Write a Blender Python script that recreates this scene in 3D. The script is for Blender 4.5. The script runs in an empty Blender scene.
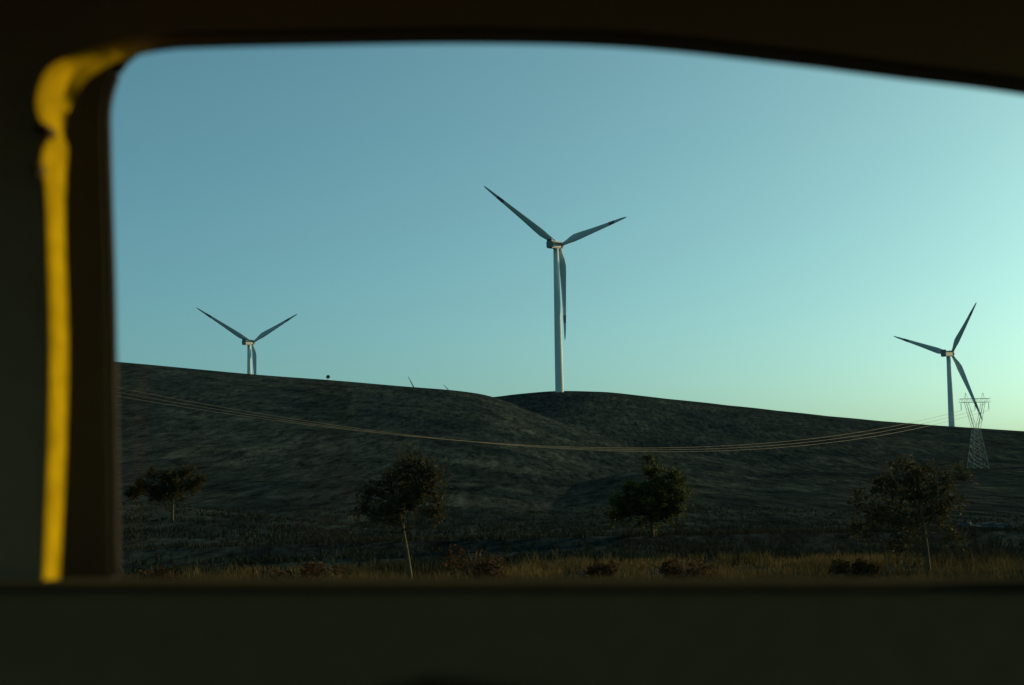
import bpy, bmesh, math, random
from mathutils import Vector, Matrix, noise
from mathutils.geometry import tessellate_polygon

R = math.radians
W, H, F = 1024, 685, 50.0 / 36.0 * 1024
scene = bpy.context.scene
C = scene.collection

# ------------------------------------------------------------------ camera
EYE = Vector((0.0, 0.0, 1.25))
TILT, ROLL = R(5.0), R(-1.3)
cam_d = bpy.data.cameras.new("camera")
cam_d.lens = 50.0; cam_d.sensor_width = 36.0
cam_d.clip_start = 0.02; cam_d.clip_end = 60000.0
cam_d.dof.use_dof = True; cam_d.dof.focus_distance = 600.0; cam_d.dof.aperture_fstop = 6.5
cam = bpy.data.objects.new("camera", cam_d); C.objects.link(cam)
CAM_R = (Matrix.Rotation(math.pi / 2 + TILT, 4, 'X') @ Matrix.Rotation(ROLL, 4, 'Z'))
cam.matrix_world = Matrix.Translation(EYE) @ CAM_R
scene.camera = cam

# ------------------------------------------------------------------ sky, sun, exposure
SUN_AZ, SUN_EL = R(58.0), R(12.0)        # azimuth to the right of the viewing direction (+Y)
world = bpy.data.worlds.new("World"); scene.world = world; world.use_nodes = True
nt = world.node_tree; nt.nodes.clear()
sky = nt.nodes.new('ShaderNodeTexSky'); sky.sky_type = 'NISHITA'; sky.sun_disc = False
sky.sun_elevation = SUN_EL; sky.sun_rotation = SUN_AZ
sky.air_density = 0.5; sky.dust_density = 3.0; sky.ozone_density = 5.0; sky.altitude = 300
tint = nt.nodes.new('ShaderNodeMix'); tint.data_type = 'RGBA'; tint.blend_type = 'MULTIPLY'
tint.inputs['Factor'].default_value = 1.0
tint.inputs['B'].default_value = (0.77, 1.01, 0.635, 1)
bg = nt.nodes.new('ShaderNodeBackground'); bg.inputs['Strength'].default_value = 0.15
wo = nt.nodes.new('ShaderNodeOutputWorld')
gam = nt.nodes.new('ShaderNodeGamma'); gam.inputs['Gamma'].default_value = 0.82      # film-like response of the sky
nt.links.new(sky.outputs[0], gam.inputs['Color']); nt.links.new(gam.outputs[0], tint.inputs['A']); nt.links.new(tint.outputs['Result'], bg.inputs['Color'])
nt.links.new(bg.outputs[0], wo.inputs['Surface'])

sun_d = bpy.data.lights.new("sun", 'SUN'); sun_d.energy = 2.0; sun_d.angle = R(0.5); sun_d.color = (1.0, 0.76, 0.42)
sun = bpy.data.objects.new("sun", sun_d); C.objects.link(sun)
SUN = Vector((math.sin(SUN_AZ) * math.cos(SUN_EL), math.cos(SUN_AZ) * math.cos(SUN_EL), math.sin(SUN_EL)))
sun.rotation_euler = SUN.to_track_quat('Z', 'Y').to_euler()
sun.location = (40, 20, 30)
vs = scene.view_settings
vs.view_transform = 'Standard'; vs.look = 'None'; vs.gamma = 1.0; vs.exposure = 0.78
vs.use_curve_mapping = False
scene.cycles.max_bounces = 8; scene.cycles.transparent_max_bounces = 12

# ------------------------------------------------------------------ helpers
def pdir(u, v):
    """world direction seen at a point of the photograph"""
    return (CAM_R.to_3x3() @ Vector(((u - W / 2) / F, (H / 2 - v) / F, -1.0))).normalized()
def at_y(u, v, y):
    d = pdir(u, v); return EYE + d * (y / d.y)
def at_r(u, v, r):
    d = pdir(u, v); return EYE + d * (r / math.hypot(d.x, d.y))
def az_e(u, v):
    d = pdir(u, v); return math.atan2(d.x, d.y), d.z / math.hypot(d.x, d.y)
def sst(a, b, x):
    t = min(1.0, max(0.0, (x - a) / (b - a))); return t * t * (3 - 2 * t)
def interp(x, pts):
    if x <= pts[0][0]: return pts[0][1]
    for (x0, y0), (x1, y1) in zip(pts, pts[1:]):
        if x <= x1:
            return y0 + (y1 - y0) * (x - x0) / (x1 - x0)
    return pts[-1][1]
def smoothcurve(pts, n):
    """Catmull-Rom through the points, n steps a span"""
    out = []
    m = len(pts)
    for i in range(m - 1):
        p0 = pts[max(i - 1, 0)]; p1 = pts[i]; p2 = pts[i + 1]; p3 = pts[min(i + 2, m - 1)]
        for k in range(n):
            t = k / n
            out.append(tuple(0.5 * ((2 * b) + (-a + c) * t + (2 * a - 5 * b + 4 * c - d) * t * t + (-a + 3 * b - 3 * c + d) * t ** 3)
                             for a, b, c, d in zip(p0, p1, p2, p3)))
    out.append(tuple(pts[-1]))
    return out

def link(name, me, mat=None, parent=None, loc=None):
    o = bpy.data.objects.new(name, me); C.objects.link(o)
    if mat is not None: me.materials.append(mat)
    if parent is not None: o.parent = parent
    if loc is not None: o.location = loc
    return o
def obj(name, bm, mat, parent=None, smooth=False, loc=None):
    me = bpy.data.meshes.new(name); bm.to_mesh(me); bm.free()
    if smooth:
        for p in me.polygons: p.use_smooth = True
    return link(name, me, mat, parent, loc)
def mesh(name, vs_, fs, mat, parent=None, smooth=False):
    me = bpy.data.meshes.new(name); me.from_pydata([tuple(v) for v in vs_], [], fs); me.update()
    if smooth:
        for p in me.polygons: p.use_smooth = True
    return link(name, me, mat, parent)
def empty(name, loc, label=None, cat=None, group=None, parent=None):
    o = bpy.data.objects.new(name, None); C.objects.link(o); o.location = loc; o.empty_display_size = 0.3
    if parent is not None: o.parent = parent
    return tag(o, label, cat, group)
def tag(o, label=None, cat=None, group=None, kind=None):
    if label: o['label'] = label
    if cat: o['category'] = cat
    if group: o['group'] = group
    if kind: o['kind'] = kind
    return o

def box(bm, lo, hi, bevel=0.0):
    b2 = bmesh.new()
    bmesh.ops.create_cube(b2, size=1.0)
    lo, hi = Vector(lo), Vector(hi)
    for v in b2.verts:
        v.co = Vector(((lo + hi) / 2)) + Vector((v.co.x * (hi.x - lo.x), v.co.y * (hi.y - lo.y), v.co.z * (hi.z - lo.z)))
    if bevel:
        bmesh.ops.bevel(b2, geom=b2.edges[:], offset=bevel, segments=3, affect='EDGES')
    me = bpy.data.meshes.new("tmp"); b2.to_mesh(me); b2.free(); bm.from_mesh(me); bpy.data.meshes.remove(me)
def tube(bm, pts, rad, n=6, caps=True):
    """a tube through points; rad a number or a list"""
    pts = [Vector(p) for p in pts]
    rings = []
    up = Vector((0, 0, 1))
    for i, p in enumerate(pts):
        d = (pts[min(i + 1, len(pts) - 1)] - pts[max(i - 1, 0)]).normalized()
        a = d.cross(up if abs(d.z) < 0.9 else Vector((1, 0, 0))).normalized(); b = d.cross(a)
        r = rad[i] if isinstance(rad, (list, tuple)) else rad
        rings.append([bm.verts.new(p + a * (r * math.cos(6.28318 * k / n)) + b * (r * math.sin(6.28318 * k / n))) for k in range(n)])
    for r0, r1 in zip(rings, rings[1:]):
        for k in range(n):
            bm.faces.new((r0[k], r0[(k + 1) % n], r1[(k + 1) % n], r1[k]))
    if caps:
        bm.faces.new(rings[0][::-1]); bm.faces.new(rings[-1])
def plate_xz(bm, loops, y0, y1):
    """a slab in the xz plane between y0 and y1: first loop outside, the others holes"""
    flat = [[Vector((x, z, 0)) for x, z in lp] for lp in loops]
    tris = tessellate_polygon(flat)
    pts = [p for lp in flat for p in lp]
    va = [bm.verts.new((p.x, y0, p.y)) for p in pts]; vb = [bm.verts.new((p.x, y1, p.y)) for p in pts]
    for t in tris:
        try:
            bm.faces.new([va[i] for i in t]); bm.faces.new([vb[i] for i in reversed(t)])
        except ValueError: pass
    k = 0
    for lp in loops:
        n = len(lp)
        for i in range(n):
            a, b = k + i, k + (i + 1) % n
            bm.faces.new((va[a], va[b], vb[b], vb[a]))
        k += n
    bmesh.ops.recalc_face_normals(bm, faces=bm.faces[:])

def mat(name, col, rough=0.6, metal=0.0, var=0.0, scale=5.0, spec=0.5, bump=0.0, col2=None, trans=0.0, detail=4.0):
    m = bpy.data.materials.new(name); m.use_nodes = True
    n = m.node_tree.nodes; l = m.node_tree.links
    b = n['Principled BSDF']
    b.inputs['Roughness'].default_value = rough; b.inputs['Metallic'].default_value = metal
    b.inputs['Specular IOR Level'].default_value = spec
    tc = n.new('ShaderNodeTexCoord'); nz = n.new('ShaderNodeTexNoise')
    nz.inputs['Scale'].default_value = scale; nz.inputs['Detail'].default_value = detail
    l.new(tc.outputs['Object'], nz.inputs['Vector'])
    rp = n.new('ShaderNodeValToRGB'); l.new(nz.outputs['Fac'], rp.inputs['Fac'])
    c2 = col2 or tuple(c * (1 + var) for c in col); c1 = col if col2 else tuple(c * (1 - var) for c in col)
    rp.color_ramp.elements[0].position = 0.3; rp.color_ramp.elements[1].position = 0.7
    rp.color_ramp.elements[0].color = (*c1, 1); rp.color_ramp.elements[1].color = (*c2, 1)
    l.new(rp.outputs['Color'], b.inputs['Base Color'])
    if bump:
        bp = n.new('ShaderNodeBump'); bp.inputs['Strength'].default_value = bump; bp.inputs['Distance'].default_value = 0.02
        l.new(nz.outputs['Fac'], bp.inputs['Height']); l.new(bp.outputs['Normal'], b.inputs['Normal'])
    if trans:
        out = n['Material Output']; tr = n.new('ShaderNodeBsdfTranslucent'); mx = n.new('ShaderNodeMixShader')
        l.new(rp.outputs['Color'], tr.inputs['Color']); mx.inputs[0].default_value = trans
        l.new(b.outputs[0], mx.inputs[1]); l.new(tr.outputs[0], mx.inputs[2]); l.new(mx.outputs[0], out.inputs['Surface'])
    return m

# ------------------------------------------------------------------ materials
M = {}
M['trim'] = mat('dark_cabin_trim', (0.048, 0.046, 0.026), 0.85, var=0.08, scale=60, spec=0.15, bump=0.05)
M['pale_trim'] = mat('beige_pillar_trim', (0.33, 0.23, 0.125), 0.9, var=0.05, scale=60, spec=0.1)
M['headliner'] = mat('beige_headliner', (0.55, 0.5, 0.33), 0.95, var=0.05, scale=160, spec=0.05)
M['door'] = mat('brown_door_card', (0.26, 0.18, 0.085), 0.9, var=0.06, scale=50, spec=0.1)
M['ledge'] = mat('dark_ledge_rubber', (0.05, 0.042, 0.024), 1.0, var=0.1, scale=50, spec=0.0)
M['frame'] = mat('dark_door_frame', (0.10, 0.095, 0.06), 0.9, var=0.06, scale=50, spec=0.1)
M['cloth'] = mat('cabin_cloth', (0.052, 0.047, 0.026), 0.95, var=0.12, scale=160, spec=0.05, bump=0.1)
M['rubber'] = mat('brown_rubber', (0.03, 0.018, 0.009), 0.8, var=0.2, scale=30, spec=0.15)
M['strip'] = mat('ochre_door_strip', (0.36, 0.215, 0.004), 1.0, var=0.28, scale=45, spec=0.0)
M['dark_block'] = mat('brown_block', (0.09, 0.05, 0.015), 0.9, var=0.1, scale=20, spec=0.2)
M['leather'] = mat('brown_leather', (0.11, 0.06, 0.02), 0.75, var=0.2, scale=40, spec=0.2, bump=0.1)
M['paint'] = mat('grey_car_paint', (0.12, 0.125, 0.13), 0.35, var=0.04, scale=3)
M['tyre'] = mat('tyre_rubber', (0.02, 0.02, 0.02), 0.9, var=0.1, scale=30, spec=0.2)
M['alloy'] = mat('wheel_alloy', (0.5, 0.5, 0.5), 0.35, metal=0.9, var=0.05, scale=10)
M['turbine'] = mat('turbine_white_paint', (0.50, 0.54, 0.48), 0.6, var=0.06, scale=0.25, spec=0.25)
M['tower'] = mat('tower_white_paint', (0.62, 0.66, 0.58), 0.7, var=0.04, scale=0.2, spec=0.25)
M['red'] = mat('red_band_paint', (0.18, 0.12, 0.11), 0.5, var=0.1, scale=1.0)
M['nacelle'] = mat('nacelle_grp', (0.20, 0.22, 0.20), 0.6, var=0.05, scale=0.5)
M['dark_vent'] = mat('dark_vent', (0.06, 0.065, 0.06), 0.6, var=0.1, scale=1)
M['steel'] = mat('galvanised_steel', (0.40, 0.38, 0.30), 0.6, metal=0.1, var=0.1, scale=2)
M['wire'] = mat('aluminium_conductor', (0.42, 0.30, 0.14), 0.5, metal=0.2, var=0.05, scale=1)
M['insul'] = mat('glass_insulator', (0.2, 0.3, 0.26), 0.3, var=0.1, scale=4)
M['bark'] = mat('sapling_bark', (0.10, 0.07, 0.036), 0.9, var=0.35, scale=14, spec=0.1, bump=0.4)
M['leaf'] = mat('dull_green_leaf', (0.020, 0.030, 0.012), 0.7, scale=1.6, spec=0.08, col2=(0.085, 0.082, 0.014), trans=0.3)
M['leaf_brown'] = mat('browning_leaf', (0.026, 0.031, 0.016), 0.7, scale=1.8, spec=0.06, col2=(0.075, 0.055, 0.017), trans=0.3)
M['dry_red'] = mat('dry_reddish_twigs', (0.06, 0.028, 0.012), 0.9, scale=3, spec=0.05, col2=(0.095, 0.05, 0.018), trans=0.2)
M['dark_leaf'] = mat('dark_shrub_leaf', (0.035, 0.04, 0.02), 0.8, var=0.2, scale=2, spec=0.1)
M['grass'] = mat('dry_verge_grass', (0.016, 0.019, 0.009), 0.95, scale=0.30, spec=0.1, col2=(0.165, 0.105, 0.034), trans=0.25)
M['tuft'] = mat('hill_grass', (0.018, 0.024, 0.019), 1.0, scale=0.3, spec=0.0, col2=(0.034, 0.036, 0.02), trans=0.1)
M['rock'] = mat('pale_rock', (0.055, 0.062, 0.056), 0.95, var=0.5, scale=1.2, spec=0.1, bump=0.6)
M['asphalt'] = mat('asphalt', (0.05, 0.05, 0.05), 0.9, var=0.25, scale=6, spec=0.2, bump=0.3)
M['paintline'] = mat('road_paint', (0.7, 0.7, 0.66), 0.7, var=0.1, scale=8)

def glass_mat():
    m = bpy.data.materials.new('window_glass'); m.use_nodes = True
    n = m.node_tree.nodes; l = m.node_tree.links; n.clear()
    o = n.new('ShaderNodeOutputMaterial'); mx = n.new('ShaderNodeMixShader')
    t = n.new('ShaderNodeBsdfTransparent'); g = n.new('ShaderNodeBsdfGlossy'); f = n.new('ShaderNodeLayerWeight'); pw = n.new('ShaderNodeMath'); ad = n.new('ShaderNodeMath')
    t.inputs['Color'].default_value = (0.955, 0.985, 0.975, 1); g.inputs['Roughness'].default_value = 0.03
    pw.operation = 'POWER'; pw.inputs[1].default_value = 5.0                 # Schlick, the same from both sides
    ad.operation = 'MULTIPLY_ADD'; ad.inputs[1].default_value = 0.6; ad.inputs[2].default_value = 0.008
    l.new(f.outputs['Facing'], pw.inputs[0]); l.new(pw.outputs[0], ad.inputs[0])
    l.new(ad.outputs[0], mx.inputs[0]); l.new(t.outputs[0], mx.inputs[1]); l.new(g.outputs[0], mx.inputs[2]); l.new(mx.outputs[0], o.inputs['Surface'])
    return m
M['glass'] = glass_mat()

def ground_mat():
    m = bpy.data.materials.new('dry_hill_ground'); m.use_nodes = True
    n = m.node_tree.nodes; l = m.node_tree.links; b = n['Principled BSDF']
    b.inputs['Roughness'].default_value = 1.0; b.inputs['Specular IOR Level'].default_value = 0.0
    tc = n.new('ShaderNodeTexCoord')
    def nz(scale, detail=6.0, stretch=(1, 1, 1), rough=0.6):
        mp = n.new('ShaderNodeMapping'); mp.inputs['Scale'].default_value = stretch
        x = n.new('ShaderNodeTexNoise'); x.inputs['Scale'].default_value = scale
        x.inputs['Detail'].default_value = detail; x.inputs['Roughness'].default_value = rough
        l.new(tc.outputs['Object'], mp.inputs['Vector']); l.new(mp.outputs[0], x.inputs['Vector']); return x
    big = nz(0.02, 6.0, (1, 0.6, 1), 0.65); fine = nz(0.55, 12.0, (1, 0.13, 1), 0.8); track = nz(0.07, 8.0, (0.4, 0.35, 1), 0.72)
    patch = nz(0.16, 8.0, (0.8, 0.16, 1), 0.75)
    def ramp(src, p0, c0, p1, c1):
        r = n.new('ShaderNodeValToRGB'); e = r.color_ramp.elements
        e[0].position = p0; e[0].color = (*c0, 1); e[1].position = p1; e[1].color = (*c1, 1)
        l.new(src.outputs['Fac'], r.inputs['Fac']); return r
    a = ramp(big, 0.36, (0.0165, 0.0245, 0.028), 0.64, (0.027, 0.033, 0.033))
    f = ramp(fine, 0.40, (0.35, 0.36, 0.38), 0.62, (1.8, 1.75, 1.65))
    t = ramp(track, 0.42, (0.75, 0.78, 0.80), 0.60, (1.4, 1.34, 1.22))
    near = nz(3.0, 10.0, (1, 0.6, 1), 0.8)
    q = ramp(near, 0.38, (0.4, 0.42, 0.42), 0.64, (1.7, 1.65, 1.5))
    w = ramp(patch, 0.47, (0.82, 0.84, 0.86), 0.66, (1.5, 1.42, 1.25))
    def mul(x, y):
        k = n.new('ShaderNodeMix'); k.data_type = 'RGBA'; k.blend_type = 'MULTIPLY'; k.inputs['Factor'].default_value = 1
        l.new(x, k.inputs['A']); l.new(y, k.inputs['B']); return k.outputs['Result']
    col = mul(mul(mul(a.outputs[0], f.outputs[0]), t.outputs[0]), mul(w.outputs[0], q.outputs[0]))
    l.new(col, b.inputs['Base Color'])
    bp = n.new('ShaderNodeBump'); bp.inputs['Strength'].default_value = 0.6; bp.inputs['Distance'].default_value = 0.5
    l.new(fine.outputs['Fac'], bp.inputs['Height']); l.new(bp.outputs['Normal'], b.inputs['Normal'])
    return m
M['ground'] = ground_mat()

# ------------------------------------------------------------------ terrain
def prof(pts):
    pts = smoothcurve(pts, 6)
    return [az_e(u, v) for u, v in pts]
P_A = prof([(-200, 345), (20, 355), (120, 362), (250, 374), (330, 380), (400, 386), (460, 391), (495, 397.5), (530, 411), (560, 422), (600, 436), (640, 446), (700, 453), (800, 470), (900, 492), (1100, 540)])
P_B = prof([(-200, 440), (120, 437), (300, 432), (400, 412), (470, 400), (497, 396.3), (520, 393.6), (557, 391), (600, 391.5), (640, 395.5), (700, 402), (760, 408.5), (840, 417), (920, 424), (1024, 431), (1200, 441)])
P_C = prof([(500, 500), (640, 470), (700, 476), (830, 486), (930, 492), (1024, 497), (1200, 510)])
P_L = prof([(-100, 496), (120, 503), (200, 508), (300, 521), (420, 532), (520, 548)])
P_F = [(R(-30), 0.018), (R(-2), 0.018), (R(4), 0.006), (R(30), 0.004)]
R_B = [(az_e(u, 400)[0], r) for u, r in [(120, 1080), (300, 1060), (480, 745), (557, 735), (700, 765), (950, 850), (1200, 900)]]

def zbase(x, y):
    return -1.2 * sst(4.2, 14, y) - 0.5 * sst(8, 20, -y) - 0.03
def hill(e0, E, Rc, r, back, width):
    if r <= Rc:
        t = max(0.0, (r - 45) / (Rc - 45)); return e0 + (E - e0) * (1 - (1 - t) ** 1.5)
    return E - back * sst(0, width * Rc, r - Rc)
def hill_from(E, Rc, r, back, width):
    r0 = 0.6 * Rc
    if r <= r0: return -0.05
    if r <= Rc: return -0.011 + (E + 0.011) * (1 - (1 - (r - r0) / (Rc - r0)) ** 1.5)
    return E - back * sst(0, width * Rc, r - Rc)
def height(x, y):
    r = math.hypot(x, y); az = math.atan2(x, y)
    zb = zbase(x, y)
    if r <= 45:
        z = zb
    else:
        s = 45 / r
        e0 = (zbase(x * s, y * s) - EYE.z) / 45
        front = 1 - sst(R(38), R(75), abs(az))
        eA, eB = interp(az, P_A), interp(az, P_B)
        es = [hill(e0, eA, 550, r, eA + 0.012, 0.5),
              hill_from(eB, interp(az, R_B), r, eB + 0.004, 0.28),
              e0 + (-0.008 - e0) * (1 - (1 - min(1.0, (r - 45) / 405)) ** 1.5),
              hill(e0, interp(az, P_C), 250, r, 0.05, 0.5),
              hill(e0, interp(az, P_L), 82, r, 0.05, 0.5)]
        if r > 1500:
            t = min(1, (r - 1500) / 1300); F_ = interp(az, P_F)
            es.append(-0.004 + (F_ + 0.004) * (t * t * (3 - 2 * t)) if r < 2800 else F_ * (1 - sst(2800, 4500, r)) - 0.0002)
        e = max(es)
        e = e * front + (1 - front) * (-1.75 / r)
        z = EYE.z + e * r
        gap = min(1.0, abs(max(eA, eB) - e) / 0.010)
        amp = gap * sst(45, 120, r) * min(r / 300, 1.0)
        z += amp * (0.9 * noise.fractal(Vector((x / 60, y / 60, 3.1)), 1.0, 2.0, 4) + 0.25 * noise.noise(Vector((x / 9, y / 9, 7.7))))
    road = (1 - sst(4.0, 13.0, y)) * (1 - sst(8, 20, -y))
    z = z * (1 - road) + (-0.03) * road
    if road < 0.5 and r < 120:
        z += 0.05 * noise.noise(Vector((x / 1.3, y / 1.3, 1.0)))
    return z

def build_ground():
    azs = []
    a = -24.0
    while a <= 24.0: azs.append(R(a)); a += 0.075
    a = 26.0
    side = []
    while a < 334.0: side.append(R(a)); a += 2.5 if a > 60 and a < 300 else 1.2
    azs += side
    rs = [2.2]
    while rs[-1] < 40000:
        r = rs[-1]
        rs.append(r * (1.022 if r < 1400 else 1.12))
    vs_ = [(0, 0, -0.03)]; fs = []
    n = len(azs)
    for r in rs:
        for a in azs:
            x, y = r * math.sin(a), r * math.cos(a)
            vs_.append((x, y, height(x, y)))
    for k in range(n): fs.append((0, 1 + (k + 1) % n, 1 + k))
    for i in range(len(rs) - 1):
        for k in range(n):
            k2 = (k + 1) % n
            fs.append((1 + i * n + k, 1 + i * n + k2, 1 + (i + 1) * n + k2, 1 + (i + 1) * n + k))
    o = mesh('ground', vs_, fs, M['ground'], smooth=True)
    tag(o, kind='structure')
build_ground()

bm = bmesh.new()
vsx = [bm.verts.new(p) for p in ((-1500, -6.2, 0), (1500, -6.2, 0), (1500, 3.1, 0), (-1500, 3.1, 0))]
bm.faces.new(vsx)
tag(obj('road', bm, M['asphalt']), kind='structure')
bm = bmesh.new()
for y in (-5.9, 2.75):
    f = [bm.verts.new(p) for p in ((-1500, y - .07, .004), (1500, y - .07, .004), (1500, y + .07, .004), (-1500, y + .07, .004))]; bm.faces.new(f)
for k in range(-20, 21):
    x = k * 9 + 3
    f = [bm.verts.new(p) for p in ((x, -1.62, .004), (x + 3, -1.62, .004), (x + 3, -1.48, .004), (x, -1.48, .004))]; bm.faces.new(f)
tag(obj('road_markings', bm, M['paintline']), kind='structure')

# ------------------------------------------------------------------ wind turbines
BL = 50.0
SEC = [(0.0, 1.7, 1.7), (0.03, 1.75, 1.75), (0.07, 2.1, 1.6), (0.13, 3.1, 1.25), (0.2, 3.9, 0.95), (0.28, 3.7, 0.8), (0.38, 3.2, 0.62),
       (0.5, 2.65, 0.48), (0.62, 2.2, 0.38), (0.75, 1.75, 0.28), (0.86, 1.35, 0.2), (0.94, 0.95, 0.13), (0.985, 0.55, 0.08), (1.0, 0.15, 0.03)]
def sec_at(s):
    return interp(s, [(q[0], q[1]) for q in SEC]), interp(s, [(q[0], q[2]) for q in SEC])
def loft(bm, ss, grow=1.0):
    rings = []
    for s in ss:
        c, th = sec_at(s); c *= grow; th *= grow
        rnd = max(0.0, 1 - s / 0.13)
        tw = -R(6) * (1 - s) ** 2
        ring = []
        for k in range(14):
            a = 2 * math.pi * k / 14
            x = math.cos(a) * 0.5; y = math.sin(a) * 0.5
            y *= (1 - (1 - rnd) * 0.45 * (x + 0.5))           # thinner trailing edge
            px = (x + 0.22 * (1 - rnd)) * c; py = y * th
            ring.append(bm.verts.new((px * math.cos(tw) - py * math.sin(tw), px * math.sin(tw) + py * math.cos(tw) + 1.6 * s * s, 1.2 + s * (BL - 1.2))))
        rings.append(ring)
    for r0, r1 in zip(rings, rings[1:]):
        for k in range(14):
            bm.faces.new((r0[k], r0[(k + 1) % 14], r1[(k + 1) % 14], r1[k]))
    bm.faces.new(rings[0][::-1]); bm.faces.new(rings[-1])
def mesh_of(bm, name, m, smooth=True):
    me = bpy.data.meshes.new(name); bm.to_mesh(me); bm.free(); me.materials.append(m)
    for p in me.polygons: p.use_smooth = smooth
    return me
bm = bmesh.new(); loft(bm, [i / 40 for i in range(41)]); BLADE_ME = mesh_of(bm, 'blade', M['turbine'])
bm = bmesh.new(); loft(bm, [0.73 + 0.012 * i for i in range(8)], 1.03); BAND_ME = mesh_of(bm, 'tip_band', M['red'])
bm = bmesh.new()                                              # hub: spinner dome along +Z (rotor axis) with three root collars
prev = None
for z, r in ((-1.4, 1.5), (-1.0, 1.9), (0.6, 1.9), (1.4, 1.6), (2.0, 1.1), (2.35, 0.5), (2.45, 0.02)):
    ring = [bm.verts.new((r * math.cos(6.28318 * k / 18), r * math.sin(6.28318 * k / 18), z)) for k in range(18)]
    if prev:
        for k in range(18): bm.faces.new((prev[k], prev[(k + 1) % 18], ring[(k + 1) % 18], ring[k]))
    else: bm.faces.new(ring[::-1])
    prev = ring
bm.faces.new(prev); HUB_ME = mesh_of(bm, 'hub', M['nacelle'])
bm = bmesh.new(); box(bm, (-1.9, -1.75, -10.6), (1.9, 1.95, -1.55), 0.45); NAC_ME = mesh_of(bm, 'nacelle', M['nacelle'], False)
bm = bmesh.new(); box(bm, (-1.5, 1.95, -10.3), (1.5, 2.8, -8.9), 0.15); COOL_ME = mesh_of(bm, 'cooler', M['dark_vent'], False)

def turbine(hub_px, tips, dist, label, yaw, depths):
    hub = at_r(*hub_px, dist)
    n = Vector((math.sin(R(yaw)), math.cos(R(yaw)), 0.07)).normalized()      # rotor axis, upwind side
    top = hub - n * 4.0
    gz = height(top.x, top.y)
    root = empty('wind_turbine', (top.x, top.y, gz), label, 'wind turbine', 'wind turbines on the hills')
    base = Vector((top.x, top.y, gz))
    hgt = (top.z - 1.9) - gz
    bm = bmesh.new()
    tube(bm, [(0, 0, -2), (0, 0, 0), (0, 0, hgt * .33), (0, 0, hgt * .66), (0, 0, hgt + .3)], [2.15, 2.15, 1.9, 1.6, 1.3], 28)
    obj('tower', bm, M['tower'], root, True)
    q = n.to_track_quat('Z', 'Y')
    for nm, me in (('hub', HUB_ME), ('nacelle', NAC_ME)):
        o = link(nm, me, None, root); o.location = hub - base; o.rotation_mode = 'QUATERNION'; o.rotation_quaternion = q
        if nm == 'nacelle': link('cooler', COOL_ME, None, o)
    for (u, v), away in zip(tips, depths):
        d = pdir(u, v)                                                        # the tip lies BL metres from the hub: nearer or farther than it
        k = d.dot(hub - EYE); miss = (EYE + d * k - hub).length
        dm = EYE + d * (k + (1 if away > 0 else -1) * math.sqrt(max(0.0, BL * BL - miss * miss))) - hub
        dm.normalize()
        c = dm.cross(n).normalized(); w = dm.cross(c).normalized()
        o = link('blade', BLADE_ME, None, root)
        o.rotation_mode = 'QUATERNION'
        o.rotation_quaternion = Matrix((c, w, dm)).transposed().to_quaternion()
        o.location = hub - base
        link('tip_band', BAND_ME, None, o)
    return root

turbine((559.8, 245.5), [(484.5, 185), (629, 217), (566.5, 341)], 725,
        'tallest white wind turbine standing on the crest of the hill in the middle', 33, (0.8, -1, -0.9))
turbine((252.5, 342.5), [(197, 307), (299, 314), (257, 404)], 1077,
        'white wind turbine half sunk behind the left hill ridge', 28, (0.8, -1, -0.9))
turbine((951.5, 353.5), [(895, 336), (978.5, 301.5), (984, 421)], 965,
        'white wind turbine beside the lattice pylon on the right slope', 47, (1, -1, -0.9))
turbine((423, 404.5), [(408, 375), (456, 406.5), (405, 433)], 2200,
        'far wind turbine showing one blade tip above the ridge, nearer the tiny dark shrub', 33, (0.8, -1, -0.9))
turbine((459.5, 401.5), [(443.5, 384), (482.5, 395.6), (453, 424)], 3000,
        'farthest wind turbine showing only a short blade tip beside the dip in the ridge', 33, (0.8, -1, -0.9))

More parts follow.
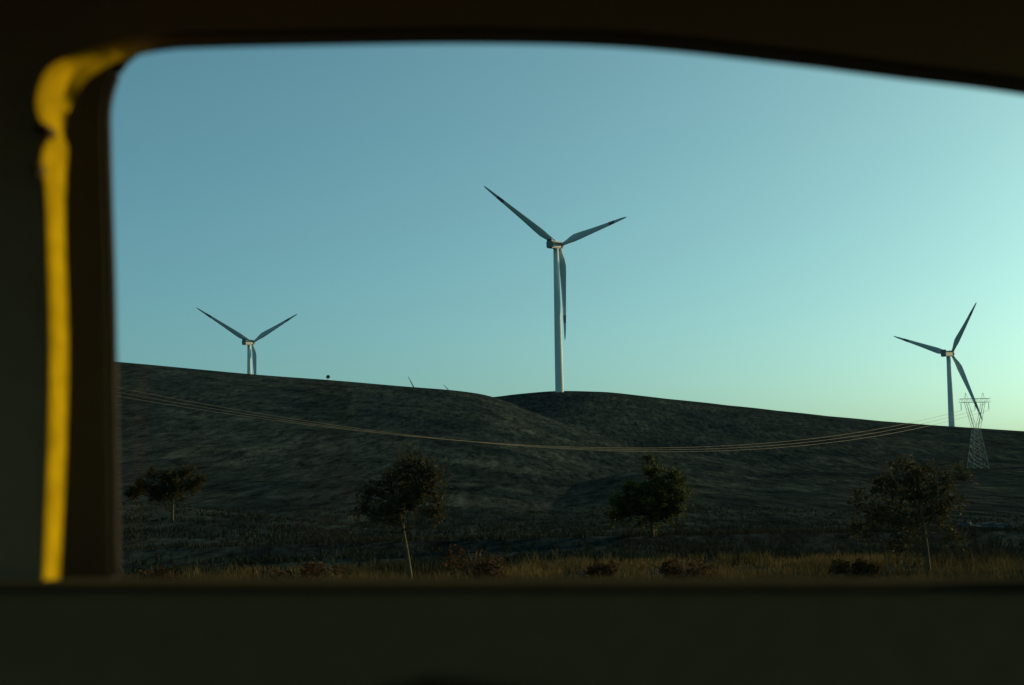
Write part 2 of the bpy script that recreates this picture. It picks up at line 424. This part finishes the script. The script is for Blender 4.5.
# ------------------------------------------------------------------ pylons and power lines
def pylon_parts(root, h, k):
    """lattice tower with a V window under one wide crossarm; k bar radius"""
    sb = 2.45; sw = 0.95; hw = h * 0.54; ha = h * 0.93
    legs = [(-1, -1), (1, -1), (1, 1), (-1, 1)]
    for sx, sy in legs:
        bm = bmesh.new(); tube(bm, [(sx * sb, sy * sb, -0.6), (sx * sw, sy * sw, hw)], k, 5); obj('leg', bm, M['steel'], root)
    bm = bmesh.new()
    lv = [0, .22, .42, .6, .76, .9, 1.0]
    for a, b in zip(lv, lv[1:]):
        ra = sb + (sw - sb) * a; rb = sb + (sw - sb) * b; za, zb = hw * a, hw * b
        for i in range(4):
            p, q = legs[i], legs[(i + 1) % 4]
            tube(bm, [(p[0] * ra, p[1] * ra, za), (q[0] * rb, q[1] * rb, zb)], k * .6, 4)
            tube(bm, [(q[0] * ra, q[1] * ra, za), (p[0] * rb, p[1] * rb, zb)], k * .6, 4)
            tube(bm, [(p[0] * rb, p[1] * rb, zb), (q[0] * rb, q[1] * rb, zb)], k * .6, 4)
    obj('bracing', bm, M['steel'], root)
    for s in (-1, 1):
        bm = bmesh.new()
        pts0 = []; pts1 = []
        for i in range(7):
            t = i / 6; z = hw + (ha - hw) * t
            c = s * (sw * .5 + 2.2 * t); w = .46 - .12 * t
            for sy in (-1, 1):
                pass
            pts0.append((c - w, z)); pts1.append((c + w, z))
        for sy in (-1, 1):
            y = sy * .7
            tube(bm, [(x, y, z) for x, z in pts0], k * .8, 5); tube(bm, [(x, y, z) for x, z in pts1], k * .8, 5)
            for i in range(6):
                a, b = (pts0, pts1) if i % 2 else (pts1, pts0)
                tube(bm, [(a[i][0], y, a[i][1]), (b[i + 1][0], y, b[i + 1][1])], k * .55, 4)
        obj('window_arm', bm, M['steel'], root)
    bm = bmesh.new(); X = 4.8
    for z, x in ((ha, X * .96), (ha + 1.1, X)):
        for sy in (-1, 1): tube(bm, [(-x, sy * .7, z), (x, sy * .7, z)], k * .8, 5)
    n = 12
    for i in range(n):
        x0 = -X + 2 * X * i / n; x1 = -X + 2 * X * (i + 1) / n
        for sy in (-1, 1):
            tube(bm, [(x0, sy * .7, ha + (i % 2) * 1.1), (x1, sy * .7, ha + ((i + 1) % 2) * 1.1)], k * .55, 4)
    obj('crossarm', bm, M['steel'], root)
    for s in (-1, 1):
        bm = bmesh.new()
        for sy in (-1, 1): tube(bm, [(s * 2.6 - .4 * sy, sy * .5, ha + 1.1), (s * 2.8, 0, ha + 2.9)], k * .7, 4)
        tube(bm, [(s * 2.8, 0, ha + 1.2), (s * 2.8, 0, ha + 2.9)], k * .7, 4)
        obj('earth_peak', bm, M['steel'], root)
    for x in (-4.4, 0, 4.4):
        bm = bmesh.new()
        tube(bm, [(x, 0, ha), (x, 0, ha - 2.4)], 0.05, 6)
        for j in range(8): tube(bm, [(x, 0, ha - .4 - .22 * j), (x, 0, ha - .5 - .22 * j)], .14, 8)
        obj('insulator', bm, M['insul'], root)
    return ha - 2.4

PD = 450.0
pb = at_r(978, 466, PD); pb.z = height(pb.x, pb.y)
p_top = at_r(974.5, 399.5, PD)
ph = (p_top.z - pb.z) / 0.97
# the far end of the span: a second pylon beyond the left ridge's shoulder, behind the pillar in the photograph
qb = at_r(-70, 400, 225); qb.z = height(qb.x, qb.y)
line_dir = Vector((pb.x - qb.x, pb.y - qb.y, 0)).normalized()
rz = math.atan2(line_dir.y, line_dir.x) - math.pi / 2
def pylon(loc, h, rot, label):
    root = empty('lattice_pylon', loc, label, 'pylon', 'lattice pylons of the power line')
    root.rotation_euler = (0, 0, rot)
    return root, pylon_parts(root, h, 0.07)
pr, za = pylon(pb, ph, R(8), 'lattice steel power pylon standing on the slope beside the right wind turbine')
qr, zq = pylon(qb, 19.5, R(20), 'lattice steel power pylon at the hidden left end of the wires')
wroot = []
for i, x in enumerate((-4.4, 0, 4.4)):
    a = Matrix.Rotation(R(20), 3, 'Z') @ Vector((x, 0, zq)) + qb
    b = Matrix.Rotation(R(8), 3, 'Z') @ Vector((x, 0, za)) + pb
    bm = bmesh.new(); pts = []
    sag = (12.4, 12.9, 13.4)[i]
    for k in range(97):
        t = k / 96
        p = a.lerp(b, t); p.z -= 4 * sag * t * (1 - t); pts.append(p)
    tube(bm, pts, [0.009 + 0.027 * k / 96 for k in range(97)], 5)  # thinner to the left, the weaker sunlight there put into the shape
    o = obj('power_line', bm, M['wire'])
    tag(o, ('pale sagging power line wire across the hillside, lowest of the three wires',
            'pale sagging power line wire across the hillside, middle one of the three wires',
            'pale sagging power line wire across the hillside, highest of the three wires')[(2 - i)], 'power line', 'power line wires')

# ------------------------------------------------------------------ vegetation
def leaf_cloud(bm, rnd, centres, n, size, squash=1.0):
    """leaf-sized faces in clumps; centres = [(centre, radius)]"""
    tot = sum(r ** 2 for _, r in centres)
    for c, r in centres:
        m = int(n * r ** 2 / tot)
        for _ in range(m):
            while True:
                v = Vector((rnd.uniform(-1, 1), rnd.uniform(-1, 1), rnd.uniform(-1, 1)))
                if 0.15 < v.length < 1: break
            v *= v.length ** -0.2
            p = Vector(c) + Vector((v.x * r, v.y * r, v.z * r * squash))
            s = size * rnd.uniform(.6, 1.4)
            a = Vector((rnd.gauss(0, 1), rnd.gauss(0, 1), rnd.gauss(0, .6))).normalized()
            b = a.cross(Vector((rnd.gauss(0, 1), rnd.gauss(0, 1), rnd.gauss(0, 1)))).normalized()
            q = [p - a * s, p + b * s * .42, p + a * s, p - b * s * .42]
            bm.faces.new([bm.verts.new(x) for x in q])
def sapling(px, r, htop, crown, label, m, seed, lean=(0, 0), leafs=2600, trunk_r=.055, size=.06):
    """px = base in the photograph, crown = list of (dx, dz, radius) in metres round the trunk"""
    rnd = random.Random(seed)
    p = at_r(*px, r); base = Vector((p.x, p.y, height(p.x, p.y)))
    root = empty('young_tree', base, label, 'tree', 'young trees along the verge')
    bm = bmesh.new()
    def tr(t): return Vector((lean[0] * t + .03 * math.sin(5 * t), lean[1] * t, htop * t))
    tube(bm, [tr(t / 10 * .86) - Vector((0, 0, .08 if t == 0 else 0)) for t in range(11)], [trunk_r * (1.25 if t == 0 else 1 - .085 * t) for t in range(11)], 8)
    obj('trunk', bm, M['bark'], root, True)
    cs = []
    limb = bmesh.new()
    for dx, dz, rad in crown:
        c = Vector((dx, rnd.uniform(-.35, .35), dz)); cs.append((c, rad))
        t0 = min(.9, max(.35, (dz - rad * 1.3) / htop)); s = tr(t0)
        tube(limb, [s, s.lerp(c, .5) + Vector((0, 0, .06)), c], [trunk_r * .42, trunk_r * .3, trunk_r * .12], 5)
        for _ in range(3):
            e = c + Vector((rnd.uniform(-1, 1), rnd.uniform(-1, 1), rnd.uniform(-.6, 1))) * rad * .95
            tube(limb, [s.lerp(c, .6), e], [trunk_r * .2, trunk_r * .06], 4)
    obj('limb', limb, M['bark'], root)
    cb = bmesh.new()
    tw_ = bmesh.new()
    tot = sum(r_ ** 2 for _, r_ in cs)
    for c, rad in cs:
        for _ in range(max(8, int(leafs / 6.0 * rad ** 2 / tot))):
            o_ = Vector((rnd.gauss(0, 1), rnd.gauss(0, 1), rnd.gauss(0, .8))).normalized()
            st = c + o_ * rad * rnd.uniform(.05, .6)
            dr = (o_ * .8 + Vector((rnd.gauss(0, .25), rnd.gauss(0, .25), rnd.uniform(-.1, .75)))).normalized()
            ln = rad * rnd.choice((.35, .5, .6, .75, 1.15))
            tube(tw_, [st, st + dr * ln], [.006, .003], 3, False)
            for j in range(14):
                q = st + dr * ln * (j + rnd.random()) / 14
                sd = size * rnd.uniform(.55, 1.15)
                a_ = (dr * .5 + Vector((rnd.gauss(0, 1), rnd.gauss(0, 1), rnd.gauss(0, .7))).normalized()).normalized()
                b_ = a_.cross(Vector((rnd.gauss(0, 1), rnd.gauss(0, 1), rnd.gauss(0, 1)))).normalized()
                q0 = q + a_ * .02
                cb.faces.new([cb.verts.new(x) for x in (q0, q0 + a_ * sd * .9 + b_ * sd * .36, q0 + a_ * sd * 1.9, q0 + a_ * sd * .9 - b_ * sd * .36)])
    obj('twigs', tw_, M['bark'], root)
    obj('crown', cb, m, root)
    return root
# at 33 m a photograph pixel is 23 mm
sapling((411, 574), 31, 2.75, [(-.55, 1.55, .42), (-.15, 1.75, .5), (.3, 1.9, .46), (.45, 2.3, .36), (-.25, 2.3, .42), (.1, 2.6, .34), (-.75, 2.0, .3), (.5, 1.5, .25), (-1.0, 1.6, .26)],
        'slim young tree with leaning bare trunk and brownish crown on the verge', M['leaf_brown'], 3, lean=(-.42, 0), leafs=2600)
sapling((652, 536), 46, 2.5, [(0, .75, .6), (-.65, .85, .5), (.6, .8, .5), (-.3, 1.3, .5), (.45, 1.4, .5), (.85, 1.2, .4), (.1, 1.95, .33), (.05, 2.45, .2), (.7, 1.9, .26), (-1.05, 1.1, .3), (-.75, 1.55, .22), (.95, 1.75, .2), (-1.1, .65, .3)],
        'dark bushy young tree with ragged pointed crown low to the ground', M['leaf'], 8, leafs=4200, trunk_r=.07, size=.075)
sapling((929, 578), 31, 2.45, [(-.3, 1.1, .45), (-.9, 1.3, .42), (.25, 1.3, .45), (-.35, 1.75, .5), (.35, 1.85, .42), (-.85, 1.85, .32), (0, 2.2, .34), (-1.25, 1.0, .34), (.7, 1.5, .25), (-.55, .7, .34), (-1.3, 1.55, .26), (.55, .85, .3), (.75, 2.05, .22), (-.55, 2.3, .24)],
        'wide young tree with dark sparse crown and short pale trunk at right', M['leaf_brown'], 15, lean=(-.2, 0), leafs=2500)
sapling((172, 514), 66, 2.7, [(-.6, 1.2, .55), (.2, 1.3, .6), (.9, 1.5, .45), (-1.2, 1.5, .45), (-.2, 1.8, .5), (.6, 2.1, .35), (1.35, 1.75, .3), (-.9, 2.1, .3), (-1.7, 1.2, .35)],
        'dark spreading young tree at the left, beside the window pillar', M['leaf_brown'], 21, leafs=3600, trunk_r=.07, size=.08)

def dry_bush(px, r, w, h, label, seed):
    rnd = random.Random(seed)
    p = at_r(*px, r); base = Vector((p.x, p.y, height(p.x, p.y)))
    root = empty('dry_bush', base, label, 'bush', 'dry bushes along the verge')
    w *= 1.15; h *= 1.3
    bm = bmesh.new()
    for _ in range(34):
        a = rnd.uniform(0, 6.28); q = rnd.uniform(.2, 1)
        e = Vector((math.cos(a) * w * q, math.sin(a) * w * q * .7, h * rnd.uniform(.6, 1)))
        tube(bm, [(0, 0, -.05), e * .5 + Vector((0, 0, h * .12)), e], [.012, .009, .005], 4, False)
    obj('twigs', bm, M['bark'], root)
    bm = bmesh.new(); cs = []
    for _ in range(7):
        cs.append((Vector((rnd.uniform(-w, w) * .75, rnd.uniform(-w, w) * .4, h * rnd.uniform(.4, .85))), h * rnd.uniform(.22, .38)))
    leaf_cloud(bm, rnd, cs, 620, .05); obj('foliage', bm, M['dry_red'], root)
for i, (u, v, r, w, h, lab) in enumerate([
        (160, 584, 30, .42, .48, 'reddish dry bush on the verge beside the window pillar'),
        (302, 585, 29, .85, .52, 'wide reddish dry bush on the verge left of the leaning young tree'),
        (478, 586, 29, .55, .62, 'reddish dry bush on the verge just right of the leaning young tree'),
        (602, 586, 29, .28, .40, 'small reddish dry bush on the verge below the dark bushy tree, at its left'),
        (684, 586, 29, .68, .50, 'reddish dry bush on the verge below the dark bushy tree, at its right'),
        (856, 588, 29, .45, .36, 'low reddish dry bush on the verge left of the wide tree with short pale trunk')]):
    dry_bush((u, v), r, w, h, lab, 40 + i)

# lone shrub on the left ridge
bm = bmesh.new(); rnd = random.Random(5)
sp = at_r(328, 381.2, 548); sp.z = height(sp.x, sp.y)
sh = empty('ridge_shrub', sp, 'tiny dark round shrub alone on the crest of the left ridge', 'shrub')
leaf_cloud(bm, rnd, [(Vector((0, 0, 1.15)), .72), (Vector((.2, .1, 1.3)), .5)], 500, .16); obj('foliage', bm, M['dark_leaf'], sh)
bm = bmesh.new(); tube(bm, [(0, 0, -.4), (0, 0, .5), (.05, 0, 1.2)], [.09, .07, .04], 6); obj('stem', bm, M['bark'], sh)

# rock outcrop on the right slope
rnd = random.Random(9)
for (u, v, r, s, lab) in [(992, 514, 74, (1.1, .6, .25), 'long low pale rock on the dark slope at the right edge'),
                          (966, 509, 78, (.45, .5, .22), 'small pale rock on the dark slope left of the long low rock'),
                          (636, 414.5, 600, (1.0, 1.0, .9), 'pale boulder high on the middle hill right of the tallest turbine')]:
    p = at_r(u, v, r); z = height(p.x, p.y)
    bm = bmesh.new(); bmesh.ops.create_icosphere(bm, subdivisions=4, radius=1.0)
    for q in bm.verts:
        k = 1 + .42 * noise.fractal(q.co * 1.8 + Vector((u, 0, 0)), 1.0, 2.0, 4)
        q.co = Vector((q.co.x * s[0] * k, q.co.y * s[1] * k, q.co.z * s[2] * k))
    o = obj('rock', bm, M['rock'], None, False, (p.x, p.y, z + s[2] * .35)); tag(o, lab, 'rock', 'pale rocks on the slope')

# grass: uncountable
def grass(name, n, rng, hgt, wid, m, seed, dens, blades):
    rnd = random.Random(seed); vs_ = []; fs = []
    made = 0; tries = 0
    while made < n and tries < n * 12:
        tries += 1
        a = R(rng[0] + (rng[1] - rng[0]) * rnd.random())
        r = rng[2] * (rng[3] / rng[2]) ** rnd.random()
        x, y = r * math.sin(a), r * math.cos(a)
        if noise.noise(Vector((x / dens, y / dens * 1.6, 4.4 + seed))) + .35 * noise.noise(Vector((x, y, 2))) < rnd.uniform(-.45, .35): continue
        z = height(x, y); made += 1
        hh = hgt * rnd.uniform(.5, 1.3) * (1 + .5 * noise.noise(Vector((x / 2.2, y / 2.2, 9))))
        for _ in range(blades):
            t = rnd.uniform(0, 6.283); ox, oy = rnd.gauss(0, hgt * .35), rnd.gauss(0, hgt * .35)
            dx, dy = math.cos(t) * wid, math.sin(t) * wid
            lx, ly = rnd.gauss(0, hh * .35), rnd.gauss(0, hh * .35)
            k = len(vs_)
            vs_ += [(x + ox - dx, y + oy - dy, z - .03), (x + ox + dx, y + oy + dy, z - .03),
                    (x + ox + dx * .7 + lx * .4, y + oy + dy * .7 + ly * .4, z + hh * .6), (x + ox - dx * .7 + lx * .4, y + oy - dy * .7 + ly * .4, z + hh * .6),
                    (x + ox + lx, y + oy + ly, z + hh)]
            fs += [(k, k + 1, k + 2, k + 3), (k + 3, k + 2, k + 4)]
    tag(mesh(name, vs_, fs, m), kind='stuff')
grass('verge_grass', 4200, (-24, 24, 25.5, 36), .27, .011, M['grass'], 2, 1.5, 7)
grass('hill_grass', 9000, (-22, 22, 36, 130), .17, .022, M['tuft'], 6, 5.0, 6)

# ------------------------------------------------------------------ the car one looks out of
GY, DY, SY, LY = 1.075, 1.06, 0.955, 0.885          # glass, door frame, body trim, door ledge (y)
car = empty('car', (0, 0, 0), 'dark car whose side window frames the view of the hills', 'car')
def px_loop(pts, y): return [(p.x, p.z) for p in (at_y(u, v, y) for u, v in pts)]
win = [(112, 640), (110.5, 577), (109, 480), (106.5, 300), (103.5, 200), (102, 140), (102, 108), (107.5, 82), (118, 60), (136, 45), (166, 34), (230, 26), (300, 23),
       (480, 21), (640, 26), (800, 43), (920, 58), (1024, 71), (1150, 93), (1225, 111), (1246, 140), (1252, 180), (1256, 577), (1256, 640)]
WIN = px_loop(smoothcurve(win, 5), DY)
# strip path: centre and half width in the photograph
strip = [(44, 760, 9), (46, 600, 9), (47.5, 575, 9), (51, 500, 10), (53.5, 440, 10.5), (55.5, 340, 11), (53, 250, 11), (52, 205, 11.5), (52, 188, 13), (52, 174, 16), (51, 163, 17),
         (52, 150, 14), (56, 138, 7), (55, 128, 7), (48, 114, 14), (49, 97, 17), (55, 81, 18), (65, 69, 13), (78, 59.5, 9.5), (94, 51.5, 6.5), (112, 45.5, 5), (130, 42, 3.2), (148, 39, 2.5),
         (180, 36, 3.5), (300, 33, 4), (480, 31, 4), (640, 36, 4), (800, 53, 4), (920, 68, 4), (1024, 81, 4), (1150, 103, 4), (1290, 135, 4.5), (1330, 170, 5), (1345, 300, 6), (1345, 760, 6)]
ST = [(u - 2.0 * (1 if v > 60 else 0), v, w * (.84 - .30 * sst(110, 190, v) if u < 140 else 1)) for u, v, w in smoothcurve(strip, 6)]
dense = []
for a_, b_ in zip(ST, ST[1:]):                                  # even spacing, then smoothing
    m_ = max(1, round(math.hypot(b_[0] - a_[0], b_[1] - a_[1]) / 3.0))
    dense += [tuple(p + (q - p) * k / m_ for p, q in zip(a_, b_)) for k in range(m_)]
ST = []
for q in dense + [dense[-1]]:
    if not ST or math.hypot(q[0] - ST[-1][0], q[1] - ST[-1][1]) > 1.8: ST.append(q)
for _ in range(10):
    ST = [ST[0]] + [tuple((a_ + 2 * b_ + c_) / 4 for a_, b_, c_ in zip(*t_)) for t_ in zip(ST, ST[1:], ST[2:])] + [ST[-1]]
# body side trim with the door aperture
ap = []
for i, (u, v, w) in enumerate(ST):
    u0, v0, _ = ST[max(i - 1, 0)]; u1, v1, _ = ST[min(i + 1, len(ST) - 1)]
    tx, ty = u1 - u0, v1 - v0; L = math.hypot(tx, ty); nx, ny = ty / L, -tx / L      # outward in the photograph (left going up)
    ap.append((u + nx * w * .9, v + ny * w * .9))
AP = px_loop(ap, SY)
AP = [(AP[0][0], .36)] + AP + [(AP[-1][0], .36)]
bm = bmesh.new()
front_win = [(-1.32, 1.12), (-1.05, 1.50), (-.95, 1.55), (-.62, 1.56), (-.58, 1.53), (-.57, 1.14), (-.6, 1.12)]
plate_xz(bm, [[(-1.75, .30), (-1.75, 1.0), (-1.5, 1.12), (-1.05, 1.655), (1.05, 1.655), (1.55, 1.1), (1.55, .30)], AP, front_win], SY, SY + .022)
obj('pillar_trim', bm, M['pale_trim'], car)
# weatherstrip: an angled flap round the aperture
rings = []
for i, (u, v, w) in enumerate(ST):
    u0, v0, _ = ST[max(i - 1, 0)]; u1, v1, _ = ST[min(i + 1, len(ST) - 1)]
    tx, ty = u1 - u0, v1 - v0; L = math.hypot(tx, ty); nx, ny = ty / L, -tx / L
    dep = 0.0029 * w
    ring = []
    for k in range(7):
        s = -1 + 2 * k / 6                                     # -1 at the window side, +1 at the pillar side
        y = SY + .012 - dep * (s + 1) / 2 - .0045 * (1 - s * s)
        ring.append(at_y(u + nx * w * s, v + ny * w * s, y))
    o_ = ring[-1].copy(); o_.y = SY + .04; i_ = at_y(u - nx * w * .85, v - ny * w * .85, SY + .016)
    rings.append(ring + [o_, i_])
CUT = next(i for i, q in enumerate(ST) if q[0] > 143 and q[1] < 60)  # past this the same strip turns dark, its shade put into the colour
for nm, m, part_ in (('weatherstrip', M['strip'], rings[:CUT + 1]), ('shaded_strip_top', M['rubber'], rings[CUT:])):
    bm = bmesh.new(); part_ = [[bm.verts.new(p) for p in r_] for r_ in part_]
    for r0, r1 in zip(part_, part_[1:]):
        for k in range(9): bm.faces.new((r0[k], r0[(k + 1) % 9], r1[(k + 1) % 9], r1[k]))
    bm.faces.new(part_[0]); bm.faces.new(part_[-1][::-1]); bmesh.ops.recalc_face_normals(bm, faces=bm.faces[:])
    obj(nm, bm, m, car, True)
bm = bmesh.new()                                               # little dark blocks over the strip
p = at_y(43, 128.5, SY - .016)
for dx, dz, sx, sz in ((-.001, 0, .006, .0026), (.004, -.003, .004, .002), (-.003, -.028, .0035, .004)):
    b2 = Vector((p.x + dx, p.y, p.z + dz)); box(bm, b2 - Vector((sx, .006, sz)), b2 + Vector((sx, .010, sz)), .0022)
obj('strip_blocks', bm, M['dark_block'], car)

# rear side door: slab with the window opening
door = empty('side_door', (0, 0, 0), parent=car)
bm = bmesh.new(); plate_xz(bm, [[(-.40, .36), (-.40, 1.60), (.72, 1.60), (.98, 1.2), (.98, .9), (.8, .36)], WIN], DY, DY + .016)
obj('door_frame', bm, M['frame'], door)
bm = bmesh.new()
lo = at_y(512, 583, LY)
zt = lo.z
def ledge(x0, x1):
    pr_ = [(LY + .001, zt - .006), (LY + .001, zt - .005), (LY + .004, zt - .003), (LY + .013, zt - .001), (LY + .03, zt - .0015), (DY - .003, zt - .010), (DY - .003, zt - .012)]
    n_ = 24; rr = []
    for i in range(n_ + 1):
        x = x0 + (x1 - x0) * i / n_; dz = x * math.tan(ROLL) * 1.0
        rr.append([bm.verts.new((x, y, z + (dz if z > 1 else 0))) for y, z in pr_])
    for a, b in zip(rr, rr[1:]):
        for k in range(7): bm.faces.new((a[k], a[(k + 1) % 7], b[(k + 1) % 7], b[k]))
    bm.faces.new(rr[0]); bm.faces.new(rr[-1][::-1])
ledge(-.385, .70); bmesh.ops.recalc_face_normals(bm, faces=bm.faces[:])
obj('door_ledge', bm, M['ledge'], door)
bm = bmesh.new(); box(bm, (-.385, LY, .40), (.70, LY + .022, zt - .0065), .003)
for v_ in bm.verts:
    if v_.co.z > 1: v_.co.z += v_.co.x * math.tan(ROLL)
obj('door_panel', bm, M['door'], door)
bm = bmesh.new(); gl = [(p[0] * 1.02, EYE.z + (p[1] - EYE.z) * 1.02) for p in WIN]
flat = [Vector((x, z, 0)) for x, z in gl]
vv = [bm.verts.new((p.x, GY + .006, p.y)) for p in flat]
for t in tessellate_polygon([flat]): bm.faces.new([vv[i] for i in t])
bmesh.ops.recalc_face_normals(bm, faces=bm.faces[:])
obj('window_glass', bm, M['glass'], door)
bm = bmesh.new()                                                # run channel along the upright edge and the top of the opening
tube(bm, [(x, DY + .007, z) for x, z in px_loop(smoothcurve(win[1:20], 5), DY)], .0055, 8)
obj('window_seal', bm, M['rubber'], door, True)
bm = bmesh.new()                                                # pull handle on the door panel
c = at_y(428, 672, LY - .03)
tube(bm, [(c.x - .04, LY + .004, c.z - .05), (c.x - .028, LY - .03, c.z - .02), (c.x, LY - .036, c.z - .012), (c.x + .11, LY - .036, c.z - .03), (c.x + .13, LY + .004, c.z - .045)], .011, 10)
obj('pull_handle', bm, M['leather'], door, True)
bm = bmesh.new(); box(bm, (-.36, LY - .06, .78), (.6, LY + .002, .84), .015); obj('armrest', bm, M['leather'], door)

# headliner, floor, seats and the rest of the body
bm = bmesh.new(); box(bm, (-1.0, -.60, 1.600), (1.02, SY + .02, 1.640), .01); obj('headliner', bm, M['headliner'], car)
bm = bmesh.new(); plate_xz(bm, [[(-1.75, .30), (-1.75, 1.0), (-1.5, 1.12), (-1.05, 1.65), (-.41, 1.65), (-.41, .30)], [(x, z) for x, z in front_win]], SY + .024, DY + .028)
obj('front_door', bm, M['trim'], car)
bm = bmesh.new(); box(bm, (-1.74, -.66, .26), (1.54, SY + .09, .30)); obj('floor', bm, M['cloth'], car)
def seat(x, y0, y1, name):
    s = empty(name, (0, 0, 0), parent=car)
    bm = bmesh.new(); box(bm, (x - .50, y0, .32), (x, y1, .60), .05); obj('cushion', bm, M['cloth'], s)
    bm = bmesh.new(); box(bm, (x, y0, .45), (x + .16, y1, 1.10), .05); obj('backrest', bm, M['cloth'], s)
    m_ = (1 if y1 - y0 < .8 else 2)
    for k in range(m_):
        yc = y0 + (y1 - y0) * (k + .5) / m_
        bm = bmesh.new(); box(bm, (x + .02, yc - .13, 1.12), (x + .12, yc + .13, 1.30), .04); obj('headrest', bm, M['cloth'], s)
seat(.55, -.55, .82, 'rear_seat'); seat(-.62, -.55, .02, 'front_seat'); seat(-.62, .25, .82, 'front_seat')
bm = bmesh.new(); box(bm, (-1.5, -.62, .6), (-1.25, SY - .01, 1.05), .06); obj('dashboard', bm, M['trim'], car)
YF = -.68
far_l = [[(-1.75, .30), (-1.75, 1.0), (-1.5, 1.12), (-1.05, 1.655), (1.05, 1.655), (1.55, 1.1), (1.55, .30)],
         [(-1.32, 1.12), (-1.02, 1.52), (-.95, 1.56), (-.42, 1.56), (-.42, 1.12)], [(-.32, 1.12), (-.32, 1.56), (.72, 1.55), (.98, 1.30), (1.0, 1.15), (.9, 1.12)]]
bm = bmesh.new(); plate_xz(bm, far_l, YF, YF + .08); obj('far_side', bm, M['pale_trim'], car)
bm = bmesh.new(); plate_xz(bm, [[(-1.75, .28), (-1.75, 1.0), (-1.5, 1.12), (-1.05, 1.66), (1.05, 1.66), (1.55, 1.1), (1.55, .28)],
                               front_win, [(x * 1.1, EYE.z + (z - EYE.z) * 1.1) for x, z in WIN], ], DY + .03, DY + .05); obj('near_skin', bm, M['paint'], car)
bm = bmesh.new(); box(bm, (-1.06, YF - .01, 1.645), (1.06, DY + .05, 1.69), .02); obj('roof', bm, M['paint'], car)
def hexa(name, prof_, m):
    bm = bmesh.new(); plate_xz(bm, [prof_], YF - .005, DY + .052); return obj(name, bm, m, car)
hexa('bonnet', [(-2.62, .30), (-2.66, .62), (-2.52, .84), (-2.1, .95), (-1.752, 1.01), (-1.752, .30)], M['paint'])
hexa('boot', [(1.552, .30), (1.552, 1.1), (1.95, 1.06), (2.02, .9), (2.0, .36)], M['paint'])
for nm, a, b in (('windscreen', (-1.5, 1.125), (-1.06, 1.65)), ('rear_window', (1.54, 1.11), (1.055, 1.65))):
    bm = bmesh.new(); v4 = [bm.verts.new(p) for p in ((a[0], YF + .09, a[1]), (a[0], SY - .005, a[1]), (b[0], SY - .005, b[1]), (b[0], YF + .09, b[1]))]
    bm.faces.new(v4); obj(nm, bm, M['glass'], car)
for x in (-1.95, 1.72):
    for y in (YF + .08, DY - .06):
        w_ = empty('wheel', (x, y, .31), parent=car)
        bm = bmesh.new(); s = -1 if y < 0 else 1
        for rad, nm, m, y0, y1 in ((.31, 'tyre', M['tyre'], -.1, .1), (.2, 'rim', M['alloy'], .06, .108)):
            b2 = bmesh.new(); tube(b2, [(0, y0 * s, 0), (0, (y0 * .8 + y1 * .2) * s, 0), (0, (y1 * .8 + y0 * .2) * s, 0), (0, y1 * s, 0)], [rad * .94, rad, rad, rad * .94], 28); obj(nm, b2, m, w_)
        bm.free()
